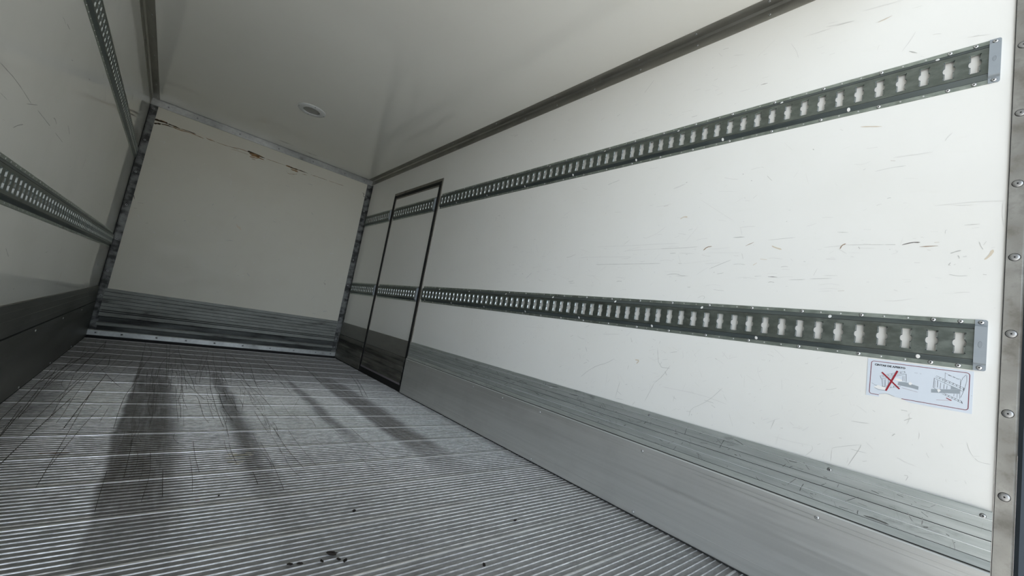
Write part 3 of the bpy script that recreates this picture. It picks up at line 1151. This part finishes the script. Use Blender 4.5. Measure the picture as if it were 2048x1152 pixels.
        cm.extrude(poly, lambda p, d: loc(p[0], p[1], d), 0.0, 0.0034, None, True, True)
        # raised middle
        hz = HI - .003
        pr = [(-hz, .0034), (-hz + .002, .0115), (-hz + .004, .0135), (hz - .004, .0135), (hz - .002, .0115), (hz, .0034)]
        o1 = e + sgn * .0005
        cm.extrude(pr, lambda p, y: loc(y, p[0], p[1]), min(o1, inner), max(o1, inner), None, True, True)
        # embossed oval stamp
        ring = [(math.cos(2 * math.pi * q / 24) * .0042, math.sin(2 * math.pi * q / 24) * .0085) for q in range(25)]
        cy = (o1 + inner) / 2
        for ra, rb in zip(ring, ring[1:]):
            cm.face([loc(cy + ra[0], ra[1], .0137), loc(cy + rb[0], rb[1], .0137), loc(cy + rb[0] * .86, rb[1] * .92, .0141), loc(cy + ra[0] * .86, ra[1] * .92, .0141)], 0)
        for v in (-.0035, 0, .0035):
            cm.box((min(sg * .0135, sg * .0140), cy - .0022, v - .0005), (max(sg * .0135, sg * .0140), cy + .0022, v + .0005), 0)
        ob = cm.build('end_cap', M['cap'], root)
        ob['label'] = 'grey plastic end cap'
        for s in (1, -1):
            rv = bpy.data.objects.new('rivet', RIV)
            sc.collection.objects.link(rv)
            rv.rotation_mode = 'QUATERNION'
            rv.rotation_quaternion = AX['-x' if side == 'R' else 'x'].to_track_quat('Z', 'Y')
            rv.parent = ob
            rv.location = loc(cy, s * (HF - .0075), .0034)
    return root


ev = [0.145 + 0.404 * k for k in range(12)]
od = [0.347 + 0.404 * k for k in range(12)]
GR = 'slotted lashing rails on the right wall'
rail('lashing_rail', 'R', 1.613, 0.0430, 3.034, 'long upper slotted steel rail on the bright scuffed wall', GR, cap=[0], tops=ev, bots=od)
rail('lashing_rail', 'R', 0.816, 0.0430, 3.034, 'long lower slotted steel rail, above the instruction sticker', GR, cap=[0], tops=od, bots=ev)
rail('lashing_rail', 'R', 1.600, 3.142, 3.957, 'short upper slotted rail mounted on the narrow side door', GR, cap=[0], big=False, first=.022)
rail('lashing_rail', 'R', 0.810, 3.142, 3.957, 'short lower slotted rail mounted on the narrow side door', GR, cap=[0], big=False, first=.022)
rail('lashing_rail', 'R', 1.600, 4.058, 4.738, 'upper slotted rail stub between the side door and the bulkhead', GR, cap=[0], big=False, first=.022)
rail('lashing_rail', 'R', 0.810, 4.058, 4.738, 'lower slotted rail stub between the side door and the bulkhead', GR, cap=[0], big=False, first=.022)
GL = 'slotted lashing rails on the left wall'
rail('lashing_rail', 'L', 1.583, 0.0430, 4.735, 'upper dark slotted rail running steeply down the shaded wall', GL, cap=[0], big=False)
rail('lashing_rail', 'L', 0.818, 0.0430, 4.735, 'lower dark slotted rail on the shaded wall, above its kick plates', GL, cap=[0], big=False)


# ------------------------------------------------------------ kick plates (baseboards)
def kick_right(y0, y1):
    mb = MB()
    d = 0.0075
    def fn(p, s):
        # the boards stand proud of the wall: lower one about 2 cm, upper one about 1 cm
        dd = p[1] + (0.0100 if p[0] < .2796 else 0.0035)
        return (2.0 - dd, s, p[0] + (0.645 - p[0]) * dd / 1.593 * min(1.0, p[0] / .1))
    # lower plain board
    low = [(0.005, 0.0), (0.005, 0.0095), (0.007, 0.0105), (0.0445, 0.0105), (0.045, 0.0110), (0.0465, 0.0110), (0.047, 0.0105),
           (0.240, 0.0105), (0.2405, 0.0099), (0.2420, 0.0099), (0.2425, 0.0105), (0.254, 0.0105), (0.2545, 0.0112), (0.271, 0.0112), (0.2745, 0.0100), (0.2765, 0.0070)]
    mats = [0] * 15; mats[13] = 3  # rounded lip in the bright ridge colour, a painted-in highlight
    mb.extrude(low, fn, y0, y1, mats)
    # gap under and between the boards
    mb.extrude([(0.0, 0.0075), (0.005, 0.0075)], fn, y0, y1, [2])
    mb.extrude([(0.2765, 0.0055), (0.2795, 0.0055)], fn, y0, y1, [2])
    # upper board with extruded lines
    up = [(0.2795, 0.004), (0.2795, d), (0.2993, d), (0.2994, d - .0008), (0.3006, d - .0008), (0.3007, d), (0.3215, d), (0.3222, d + .0010), (0.3238, d + .0010), (0.3245, d),
          (0.3430, d), (0.3437, d + .0010), (0.3448, d + .0010), (0.3452, d - .0008), (0.3468, d - .0008), (0.3472, d + .0004), (0.3480, d + .0004), (0.3484, d), (0.3693, d), (0.3694, d - .0008), (0.3706, d - .0008), (0.3707, d),
          (0.3925, d), (0.3935, d + .0012), (0.3950, d + .0012), (0.3960, d + .0002), (0.4130, d - .001), (0.4150, d - .0022), (0.4155, 0.0)]
    mats = [1] * 28
    for q in (3, 13, 19): mats[q] = 2
    for q in (7, 8, 11, 23): mats[q] = 3
    mb.extrude(up, fn, y0, y1, mats)
    return mb


mb = kick_right(0.001, D0 - .001)
km = parse(MARKS_KICK)
km = [(('k' + m if m != 'W' else 'W'), w, p) for m, w, p in km]
km += [('k' + m, w, p) for m, w, p in random_marks(240, 0.03, 2.2, 0.283, 0.408, 'ggd', 0.004, 0.05, 0.0007, 0.0022, 0.6)]
add_marks(mb, km, lambda p, o: (2.0 - .0110 - o - (.0095 if p[1] < .281 else 0), p[0], p[1] + (0.645 - p[1]) * .011 / 1.593), {'kd': 4, 'kg': 5, 'kb': 6, 'W': 7}, jag=.4)
o = mb.build('baseboard_right', [M['kick_low'], M['kick_up'], M['groove'], M['bright_ridge'], M['kd'], M['kg'], M['kb'], M['W']], recalc=False, merge=False)
tag(struct(o), 'aluminium kick plates along the bright wall, ribbed upper and plain lower board', 'kick plate')
for y in (0.016, 0.314, 0.908, 1.505, 2.10, 2.70):
    put_rivet(RIV_DULL, (2.0 - .0110, y, 0.4012), '-x', o)
for y in (0.018, 0.332, 0.912, 1.505, 1.813, 2.105, 2.705, 3.03):
    put_rivet(RIV_KICK, (2.0 - .0205, y, 0.2570), '-x', o)
for y in (0.33, 0.916, 1.515, 2.11, 2.733):
    put_rivet(RIV_KICK, (2.0 - .0205, y, 0.017), '-x', o)


def kick_dark(y0, y1):
    mb = MB()
    fn = lambda p, s: (2.0 - p[1], s, p[0])
    prof = [(0.0, 0.004), (0.012, 0.004), (0.012, 0.012), (0.06, 0.010), (0.075, 0.006), (0.115, 0.006), (0.128, 0.012), (0.165, 0.012), (0.178, 0.006), (0.222, 0.006), (0.232, 0.012), (0.268, 0.012), (0.272, 0.005), (0.276, 0.005), (0.278, 0.0075), (0.414, 0.0075), (0.415, 0.0)]
    mats = [2, 1, 1, 1, 1, 1, 1, 1, 1, 1, 1, 1, 2, 1, 0, 0]
    mb.extrude(prof, fn, y0, y1, mats)
    return mb


mb = kick_dark(D1 + .001, L - .03)
tag(struct(mb.build('baseboard_right.001', [M['door_kick_up'], M['door_kick_low'], M['groove']], recalc=False)), 'grimy dark kick plate between side door and bulkhead', 'kick plate')

# left kick plates
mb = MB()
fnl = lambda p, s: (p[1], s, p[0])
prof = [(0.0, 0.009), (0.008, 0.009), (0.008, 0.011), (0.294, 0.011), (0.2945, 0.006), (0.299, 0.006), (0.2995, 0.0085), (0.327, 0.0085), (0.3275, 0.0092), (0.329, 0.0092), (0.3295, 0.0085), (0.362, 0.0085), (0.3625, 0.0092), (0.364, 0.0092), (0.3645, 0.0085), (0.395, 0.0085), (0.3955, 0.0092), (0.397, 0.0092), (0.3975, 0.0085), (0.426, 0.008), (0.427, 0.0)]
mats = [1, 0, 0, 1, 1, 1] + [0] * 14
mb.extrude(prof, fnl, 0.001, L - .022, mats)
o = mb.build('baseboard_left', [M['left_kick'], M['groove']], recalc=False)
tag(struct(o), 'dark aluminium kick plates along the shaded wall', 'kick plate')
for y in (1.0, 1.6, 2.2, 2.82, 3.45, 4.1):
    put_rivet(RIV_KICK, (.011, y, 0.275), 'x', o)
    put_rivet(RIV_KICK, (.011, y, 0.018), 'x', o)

# bulkhead kick plate: ribbed board above grimy corrugation
mb = MB()
fnf = lambda p, s: (s, L - p[1], p[0])
prof = [(0.0, 0.004), (0.068, 0.004), (0.072, 0.004), (0.100, 0.004), (0.106, 0.012), (0.128, 0.012), (0.136, 0.004), (0.176, 0.004), (0.183, 0.012), (0.214, 0.012), (0.2145, 0.006), (0.221, 0.006), (0.2215, 0.011), (0.229, 0.011), (0.2295, 0.006), (0.236, 0.006), (0.2365, 0.010)]
mats = [1, 1, 1, 0, 0, 0, 1, 1, 0, 2, 2, 2, 0, 2, 2, 2]
zs = 0.2365
for z in (0.262, 0.292, 0.322, 0.352, 0.385):
    prof += [(z, .010), (z + .0005, .0085), (z + .0035, .0085), (z + .004, .010)]
    mats += [0, 2, 2, 0]
prof += [(0.412, .010), (0.414, 0.0)]
mats += [0, 0]
mb.extrude(prof, fnf, 0.046, 1.945, mats)
fk = [('kd', random.uniform(.003, .009), [(x, z), (x + random.uniform(.008, .05), z + random.uniform(-.006, .006))]) for x, z in [(random.uniform(.08, 1.88), random.uniform(.245, .405)) for _ in range(60)]]
for k, (m, w, p) in enumerate(fk):
    mb.ribbon(p, w * .6, lambda q: (q[0], L - .0104, q[1]), 3)
o = mb.build('baseboard_front', [M['front_kick'], M['front_dark'], M['groove'], M['kd']], recalc=False, merge=False)
tag(struct(o), 'ribbed and grimy corrugated kick plate across the bulkhead', 'kick plate')

# ------------------------------------------------------------ corner trims


def angle_trim(name, path, a, b, mat, label, rivets=(), rme=RIV_DULL):
    mb = MB()
    prof, fn = path
    mb.extrude(prof, fn, a, b, None, True, True)
    o = mb.build(name, mat)
    tag(struct(o), label, 'trim')
    for loc, ax in rivets:
        put_rivet(rme, loc, ax, o)
    return o


# ceiling angles along both long walls (leg, small inner fillet, leg)
leg = 0.054
ap = [(0, 0), (leg, 0), (leg, .0025), (.011, .0030), (.0085, .0052), (.0052, .0085), (.0030, .011), (.0025, leg), (0, leg)]
rv = []
for k in range(16):
    y = 0.33 + 0.292 * k
    rv += [((2.0 - .036, y, H - .0026), '-z'), ((2.0 - .0026, y + .006, H - .034), '-x')]
angle_trim('trim_1', (ap, lambda p, s: (2.0 - p[0], s, H - p[1])), 0.0, L - .001, M['angle'], 'dull metal angle where the ceiling meets the bright wall', rv)
rv = []
for k in range(16):
    y = 0.33 + 0.292 * k
    rv += [((.036, y, H - .0026), '-z'), ((.0026, y + .006, H - .034), 'x')]
angle_trim('trim_2', (ap, lambda p, s: (p[0], s, H - p[1])), 0.0, L - .001, M['angle'], 'dull metal angle where the ceiling meets the shaded wall', rv)
# bulkhead surround
zt = H - 0.062
pt = [(0.006, zt), (0.006, H - .006), (0.0085, H - .004), (0.0085, H - .001), (0.0, H - .001), (0.0, zt)]
angle_trim('trim_3', (pt, lambda p, s: (s, L - p[0], p[1])), 0.004, 1.996, M['galv_clean'], 'grey metal strip along the top of the bulkhead wall',
           [((x, L - .006, H - .036), '-y') for x in (0.12, 0.327, 0.66, 1.0, 1.333, 1.671, 1.9)], RIV_DOT)
pv = [(0.006, .0), (0.006, .010), (0.054, .007), (0.054, .0), (0.0, .0)]
pv = [(0.007, 0.0), (0.007, 0.012), (0.010, 0.012), (0.013, 0.008), (0.056, 0.006), (0.056, 0.0)]
angle_trim('trim_4', (pv, lambda p, s: (p[0], L - p[1], s)), 0.068, zt - .002, M['galv'], 'blotchy galvanised corner post at the left of the bulkhead',
           [((.03, L - .0072, z), '-y') for z in (0.35, 0.56, 0.833, 1.133, 1.428, 1.72, 2.01)], RIV_DOT)
pr5 = [(2.0 - q[0] + .004, q[1]) for q in pv]
pr5 = [(1.945, 0.0), (1.945, 0.006), (1.986, 0.008), (1.988, 0.013), (1.993, 0.014), (1.9975, 0.044), (2.0, 0.044), (2.0, 0.0)]
angle_trim('trim_5', (pr5, lambda p, s: (p[0], L - p[1], s)), 0.068, zt - .002, M['galv'], 'blotchy galvanised corner post at the right of the bulkhead',
           [((1.968, L - .0072, z), '-y') for z in (0.12, 0.21, 0.45, 0.833, 1.133, 1.428, 1.72, 2.01)], RIV_DOT)
pb = [(0.0, .018), (0.014, .018), (0.016, .022), (0.013, .060), (0.010, .066), (0.0, .066)]
angle_trim('trim_6', (pb, lambda p, s: (s, L - p[0], p[1])), 0.004, 1.996, M['galv_clean'], 'pale galvanised strip along the foot of the bulkhead',
           [((x, L - .0148, .044), '-y') for x in (0.06, 0.219, 0.445, 0.652, 0.868, 1.096, 1.338, 1.56, 1.78, 1.94)], RIV_DOT)
mb = MB()
mb.box((0.0005, L - .006, 0.068), (0.0068, L - .0005, zt))
mb.box((0.0, L - .008, -0.002), (2.0, L - .001, 0.018))  # black strip painting in the shadow gap below the foot strip
mb.box((0.002, L - .004, H - .0012), (1.998, L - .0085, H - .0002))
tag(struct(mb.build('trim_7', M['rubber'])), 'black sealant joint around the bulkhead, with a painted shadow gap at its foot', 'trim')

# ------------------------------------------------------------ tail frame
mb = MB()
pf = [(2.0 - .004, -0.0015), (2.0 - .004, -.028), (2.0 - .001, -.033), (2.075, -.036), (2.075, -0.0015)]
mb.extrude(pf, lambda p, s: (p[0], p[1], s), -0.05, H + .06, None, True, True)
o = mb.build('trim_8', M['frame'])
tag(struct(o), 'stained steel tail frame post with big rivets beside the bright wall', 'frame post')
for k in range(11):
    put_rivet(RIV_FRAME, (2.0 - .004, -.0155, 0.065 + 0.1967 * k + (-.001 if k else 0)), '-x', o)
mb = MB()
mb.extrude([(-q[0] + 2.0, q[1]) for q in pf], lambda p, s: (p[0], p[1], s), -0.05, H + .06, None, True, True)
o = mb.build('trim_9', M['frame'])
tag(struct(o), 'steel tail frame post of the shaded wall, behind the camera', 'frame post')
mb = MB(); mb.box((-0.004, -.034, H - .004), (2.004, -.0015, H + .07))
tag(struct(mb.build('trim_10', M['frame'])), 'steel header of the tail opening, above the camera', 'frame header')
mb = MB(); mb.box((1.9965, -.0013, -.0), (1.9995, -.0003, H))
tag(struct(mb.build('trim_11', M['rubber'])), 'thin dark joint between bright wall and tail frame post', 'trim')
mb = MB()
ps = [(1.9985, -.0331), (1.989, -.040), (1.990, -.40), (2.0, -.41), (2.06, -.41), (2.06, -.0356), (2.0, -.0332)]
mb.extrude(ps, lambda p, s: (p[0], p[1], s), -0.05, H + .05, None, True, True)
tag(struct(mb.build('trim_12', M['blue_rubber'], smooth=False)), 'dark blue-grey door seal at the very edge of the tail frame', 'door seal')

# ------------------------------------------------------------ side door
dr = empty('door_1', (2.0, D0, 0.0))
tag(struct(dr), 'narrow flush side door in the far part of the bright wall', 'door')
dl = lambda x, y, z: (x - 2.0, y - D0, z)


def dbox(mb, x0, x1, y0, y1, z0, z1, mi=0):
    mb.box(dl(x0, y0, z0), dl(x1, y1, z1), mi)


fw_ = 0.014
mb = MB()
dbox(mb, 1.993, 2.05, D0, D0 + fw_, 0.0, DZ)
dbox(mb, 1.993, 2.05, D1 - fw_, D1, 0.0, DZ)
dbox(mb, 1.993, 2.05, D0 + fw_, D1 - fw_, DZ - .026, DZ)
mb.build('door_frame', M['door_metal'], dr)
mb = MB()
s0, s1 = D0 + fw_, D1 - fw_
sw = 0.026
dbox(mb, 1.989, 2.05, s0, s0 + sw, 0.0, DZ - .026)
dbox(mb, 1.989, 2.05, s1 - sw, s1, 0.0, DZ - .026)
dbox(mb, 1.992, 2.05, s0 + sw, s1 - sw, DZ - .052, DZ - .026)
mb.build('door_seal', M['rubber'], dr)
mb = MB(); dbox(mb, 1.992, 2.05, s0 + sw, s1 - sw, 0.0, 0.052)
mb.build('door_sill', M['rubber'], dr)
l0, l1 = s0 + sw, s1 - sw
leaf = MB()
dbox(leaf, 2.0, 2.05, l0, l1, 0.052, DZ - .052)
lo = leaf.build('door_leaf', M['wall_r'], dr)
mb = MB()
ew = 0.008
for (a, b, c, d) in ((l0, l0 + ew, .052, DZ - .052), (l1 - ew, l1, .052, DZ - .052), (l0, l1, DZ - .064, DZ - .052)):
    dbox(mb, 1.995, 2.0, a, b, c, d)
mb.build('edge_strip', M['door_metal'], lo)
mb = MB(); dbox(mb, 1.990, 2.0, l0, l1, .052, .068)
mb.build('bottom_strip', M['mauve_metal'], lo)
mb = MB()
prof = [(0.068, 0.0), (0.068, 0.010), (0.10, 0.010), (0.112, 0.005), (0.150, 0.005), (0.160, 0.010), (0.190, 0.010), (0.200, 0.005), (0.236, 0.005), (0.246, 0.010), (0.270, 0.010), (0.272, 0.004), (0.277, 0.004), (0.279, 0.0075), (0.414, 0.0075), (0.415, 0.0)]
mb.extrude(prof, lambda p, s: dl(2.0 - p[1], s, p[0]), l0 + ew, l1 - ew, [1] * 11 + [1, 1, 0, 0])
mb.build('kick_panel', [M['door_kick_up'], M['door_kick_low']], lo, recalc=False)['label'] = 'dark grimy kick panel'

# ------------------------------------------------------------ ceiling lamp
lp = empty('ceiling_light', (1.0035, 3.574, H))
tag(lp, 'round white recessed ceiling lamp with grey lens, near the bulkhead', 'ceiling light')
mb = MB()
mb.lathe([(0.103, 0.0), (0.103, 0.004), (0.098, 0.008), (0.080, 0.011), (0.066, 0.012), (0.062, 0.010), (0.0615, 0.004)][:7], lambda x, y, h: (x, y, -h), 48)
mb.f.pop(); mb.m.pop()
mb.build('flange', M['lamp_white'], lp, smooth=True)
mb = MB()
mb.lathe([(0.0615, 0.004), (0.0605, 0.003), (0.058, 0.0045), (0.03, 0.007), (0.004, 0.0078)], lambda x, y, h: (x, y, -h), 40, [1, 0, 0, 0, 0])
mb.build('lens', [M['lamp_lens'], M['hole']], lp, smooth=True)
for k in range(4):
    a = math.radians(2 + 90 * k)
    so = MB()
    so.lathe([(0.0042, 0), (0.004, .0016), (0.002, .002)], lambda x, y, h: (x, y, -h), 10)
    q = so.build('screw', M['hole'], lp)
    q.location = (0.095 * math.cos(a), 0.095 * math.sin(a), -.0075)

# ------------------------------------------------------------ instruction sticker
st = empty('instruction_sticker', (2.0, 0.145, 0.694))
tag(st, 'white red-bordered sticker with strap diagrams, torn below, under the lower rail', 'sticker')
sf = lambda o: (lambda p: (-o, -p[0], p[1]))
mm = lambda q: [(a * 1e-3, b * 1e-3) for a, b in q]
mb = MB()
sheet = mm([(-104.0, 52.6), (103.2, 52.4), (103.2, -56.0), (62.5, -56.1), (27.6, -55.9), (-7.9, -54.8), (-18.0, -52.6), (-25.3, -47.9), (-41.6, -46.3), (-52.3, -42.5), (-60.4, -41.7), (-71.1, -44.7), (-74.2, -49.1), (-73.3, -53.9), (-102.4, -54.7)])
mb.extrude(sheet, lambda p, s: (-s, -p[0], p[1]), 0.00005, 0.0006, None, True, True)
mb.build('sheet', M['sticker'], st)


def loop_border(pts, w, o, mb, skip=()):
    n = len(pts)
    for k in range(n):
        if k in skip: continue
        a, b = pts[k], pts[(k + 1) % n]
        mb.ribbon([a, b], w, sf(o), 0, taper=False)


x0, x1, z0, z1, r = -.0955, .0963, -.0483, .0468, .006
bp = []
for cx, cz, a0 in ((x1 - r, z1 - r, 0), (x0 + r, z1 - r, 90), (x0 + r, z0 + r, 180), (x1 - r, z0 + r, 270)):
    for q in range(7):
        a = math.radians(a0 + 15 * q)
        bp.append((cx + r * math.cos(a), cz + r * math.sin(a)))
mb = MB()
n = len(bp)
for k in range(n):
    a, b = bp[k], bp[(k + 1) % n]
    if k == 20:      # bottom run, torn away in the middle
        mb.ribbon([a, (-.0745, z0)], .0016, sf(.0007), 0, taper=False)
        mb.ribbon([(-.0270, z0), b], .0016, sf(.0007), 0, taper=False)
    else:
        mb.ribbon([a, b], .0016, sf(.0007), 0, taper=False)
mb.build('border', M['dark_red'], st, merge=False)['label'] = 'dark red rounded border line'


def text_mesh(name, body, width, height, pos, rot, mat, off, bold=0.02):
    cu = bpy.data.curves.new(name, 'FONT')
    cu.body = body
    cu.size = 1.0
    cu.offset = bold
    to = bpy.data.objects.new(name, cu)
    sc.collection.objects.link(to)
    bpy.context.view_layer.update()
    me = bpy.data.meshes.new_from_object(to.evaluated_get(bpy.context.evaluated_depsgraph_get()))
    bpy.data.objects.remove(to)
    xs = [v.co.x for v in me.vertices]; ys = [v.co.y for v in me.vertices]
    ax, bx, ay, by = min(xs), max(xs), min(ys), max(ys)
    ca, sa = math.cos(rot), math.sin(rot)
    for v in me.vertices:
        u = (v.co.x - ax) / (bx - ax) * width
        w = (v.co.y - ay) / (by - ay) * height
        v.co = Vector((-off, -(pos[0] + ca * u - sa * w), pos[1] + sa * u + ca * w))
    me.materials.clear(); me.materials.append(mat)
    o = bpy.data.objects.new(name, me)
    sc.collection.objects.link(o)
    o.parent = st
    return o


text_mesh('lettering', 'CINTAS DE APERTO', 0.0645, 0.0056, (-.0879, .0345), 0.0, M['ink'], .0008, .05)
text_mesh('lettering', 'MIN. 300 mm', 0.0205, 0.0022, (.0583, .0342), -math.radians(22), M['ink'], .0008, .02)
mb = MB()
for l in STICKER_LINES.strip().splitlines():
    a = l.split()
    mb.ribbon([tuple(float(q) * 1e-4 for q in p.split(',')) for p in a[1:]], int(a[0]) * .7e-4, sf(.0008), 0, taper=False)


def poly(mb, pts, o, mi=0, sc_=1e-4):
    mb.face([sf(o)((a * sc_, b * sc_)) for a, b in pts], mi)


poly(mb, [(-347, -25), (-206, -13), (48, -73), (46, -165), (-99, -140), (-369, -119)], .0009, 1)
poly(mb, [(291, -88), (804, 9), (803, -98), (295, -181)], .0009, 1)
poly(mb, [(645, 82), (804, 14), (648, -17)], .0009, 1)
ell = lambda cx, cy, a, b, r: [(cx + a * math.cos(2 * math.pi * q / 20) * math.cos(r) - b * math.sin(2 * math.pi * q / 20) * math.sin(r), cy + a * math.cos(2 * math.pi * q / 20) * math.sin(r) + b * math.sin(2 * math.pi * q / 20) * math.cos(r)) for q in range(20)]
poly(mb, ell(-357, 27, 78, 34, -.12), .0010, 2)
poly(mb, ell(-117, -29, 33, 38, 0), .0010, 2)
poly(mb, [(400, -75), (440, -60), (470, -90), (430, -150), (415, -130)], .0010, 2)
poly(mb, [(-872, -282), (-779, -207), (-614, -244), (-598, -280), (-609, -319), (-759, -316)], .0009, 2)
mb.build('diagram', [M['ink_soft'] if False else M['ink'], M['ink_soft'], M['sticker_torn']], st, merge=False)
mb = MB()
mb.ribbon(mm([(-71.2, 17.4), (-32.4, -22.5)]), .0036, sf(.0012), 0, taper=False)
mb.ribbon(mm([(-38.9, 27.2), (-60.2, -33.2)]), .0040, sf(.00125), 0, taper=False)
mb.build('cross_mark', M['red'], st, merge=False)['label'] = 'red cross through the wrong diagram'
mb = MB()
mb.ribbon([(.0397, -.0352), (.0671, -.0305)], .0016, sf(.0011), 0, taper=True)
mb.ribbon([(.0671, -.0305), (.0573, -.0259)], .0018, sf(.00112), 0, taper=False)
mb.build('arrow', M['red'], st, merge=False)
mb = MB()
mb.ribbon([(-.0275, -.0178), (.0037, -.0231)], .0014, sf(.0011), 0, taper=True)
mb.build('pull_line', M['dark_red'], st, merge=False)

# ------------------------------------------------------------ crumbs on the floor
for k, (x, y, s) in enumerate([(0.863, 1.098, 1.5), (0.872, 1.071, .8), (0.884, 1.059, .9), (0.833, 1.079, .7), (0.785, 1.09, .8), (0.764, 1.095, .8), (0.992, 1.30, 1.0), (0.655, 1.52, .5), (1.471, 1.062, .9), (1.21, 0.898, .9)]):
    bm = bmesh.new()
    bmesh.ops.create_icosphere(bm, subdivisions=2, radius=0.006 * s)
    for v in bm.verts:
        j = 1 + random.uniform(-.28, .28)
        v.co = Vector((v.co.x * 1.5 * j, v.co.y * .8 * j, v.co.z * .38 * j))
    me = bpy.data.meshes.new('rubber_crumb')
    bm.to_mesh(me); bm.free()
    me.materials.append(M['k'])
    o = bpy.data.objects.new('rubber_crumb', me)
    sc.collection.objects.link(o)
    zmin = min(v.co.z for v in me.vertices)
    o.location = (x, y, 0.0004 - zmin)
    o.rotation_euler = (0, 0, random.uniform(0, 3))
    if k == 0:
        tag(o, 'largest black crumb lying on the ribbed floor', 'crumb', 'black crumbs on the floor')
    else:
        tag(o, 'small black crumb lying on the ribbed floor', 'crumb', 'black crumbs on the floor')
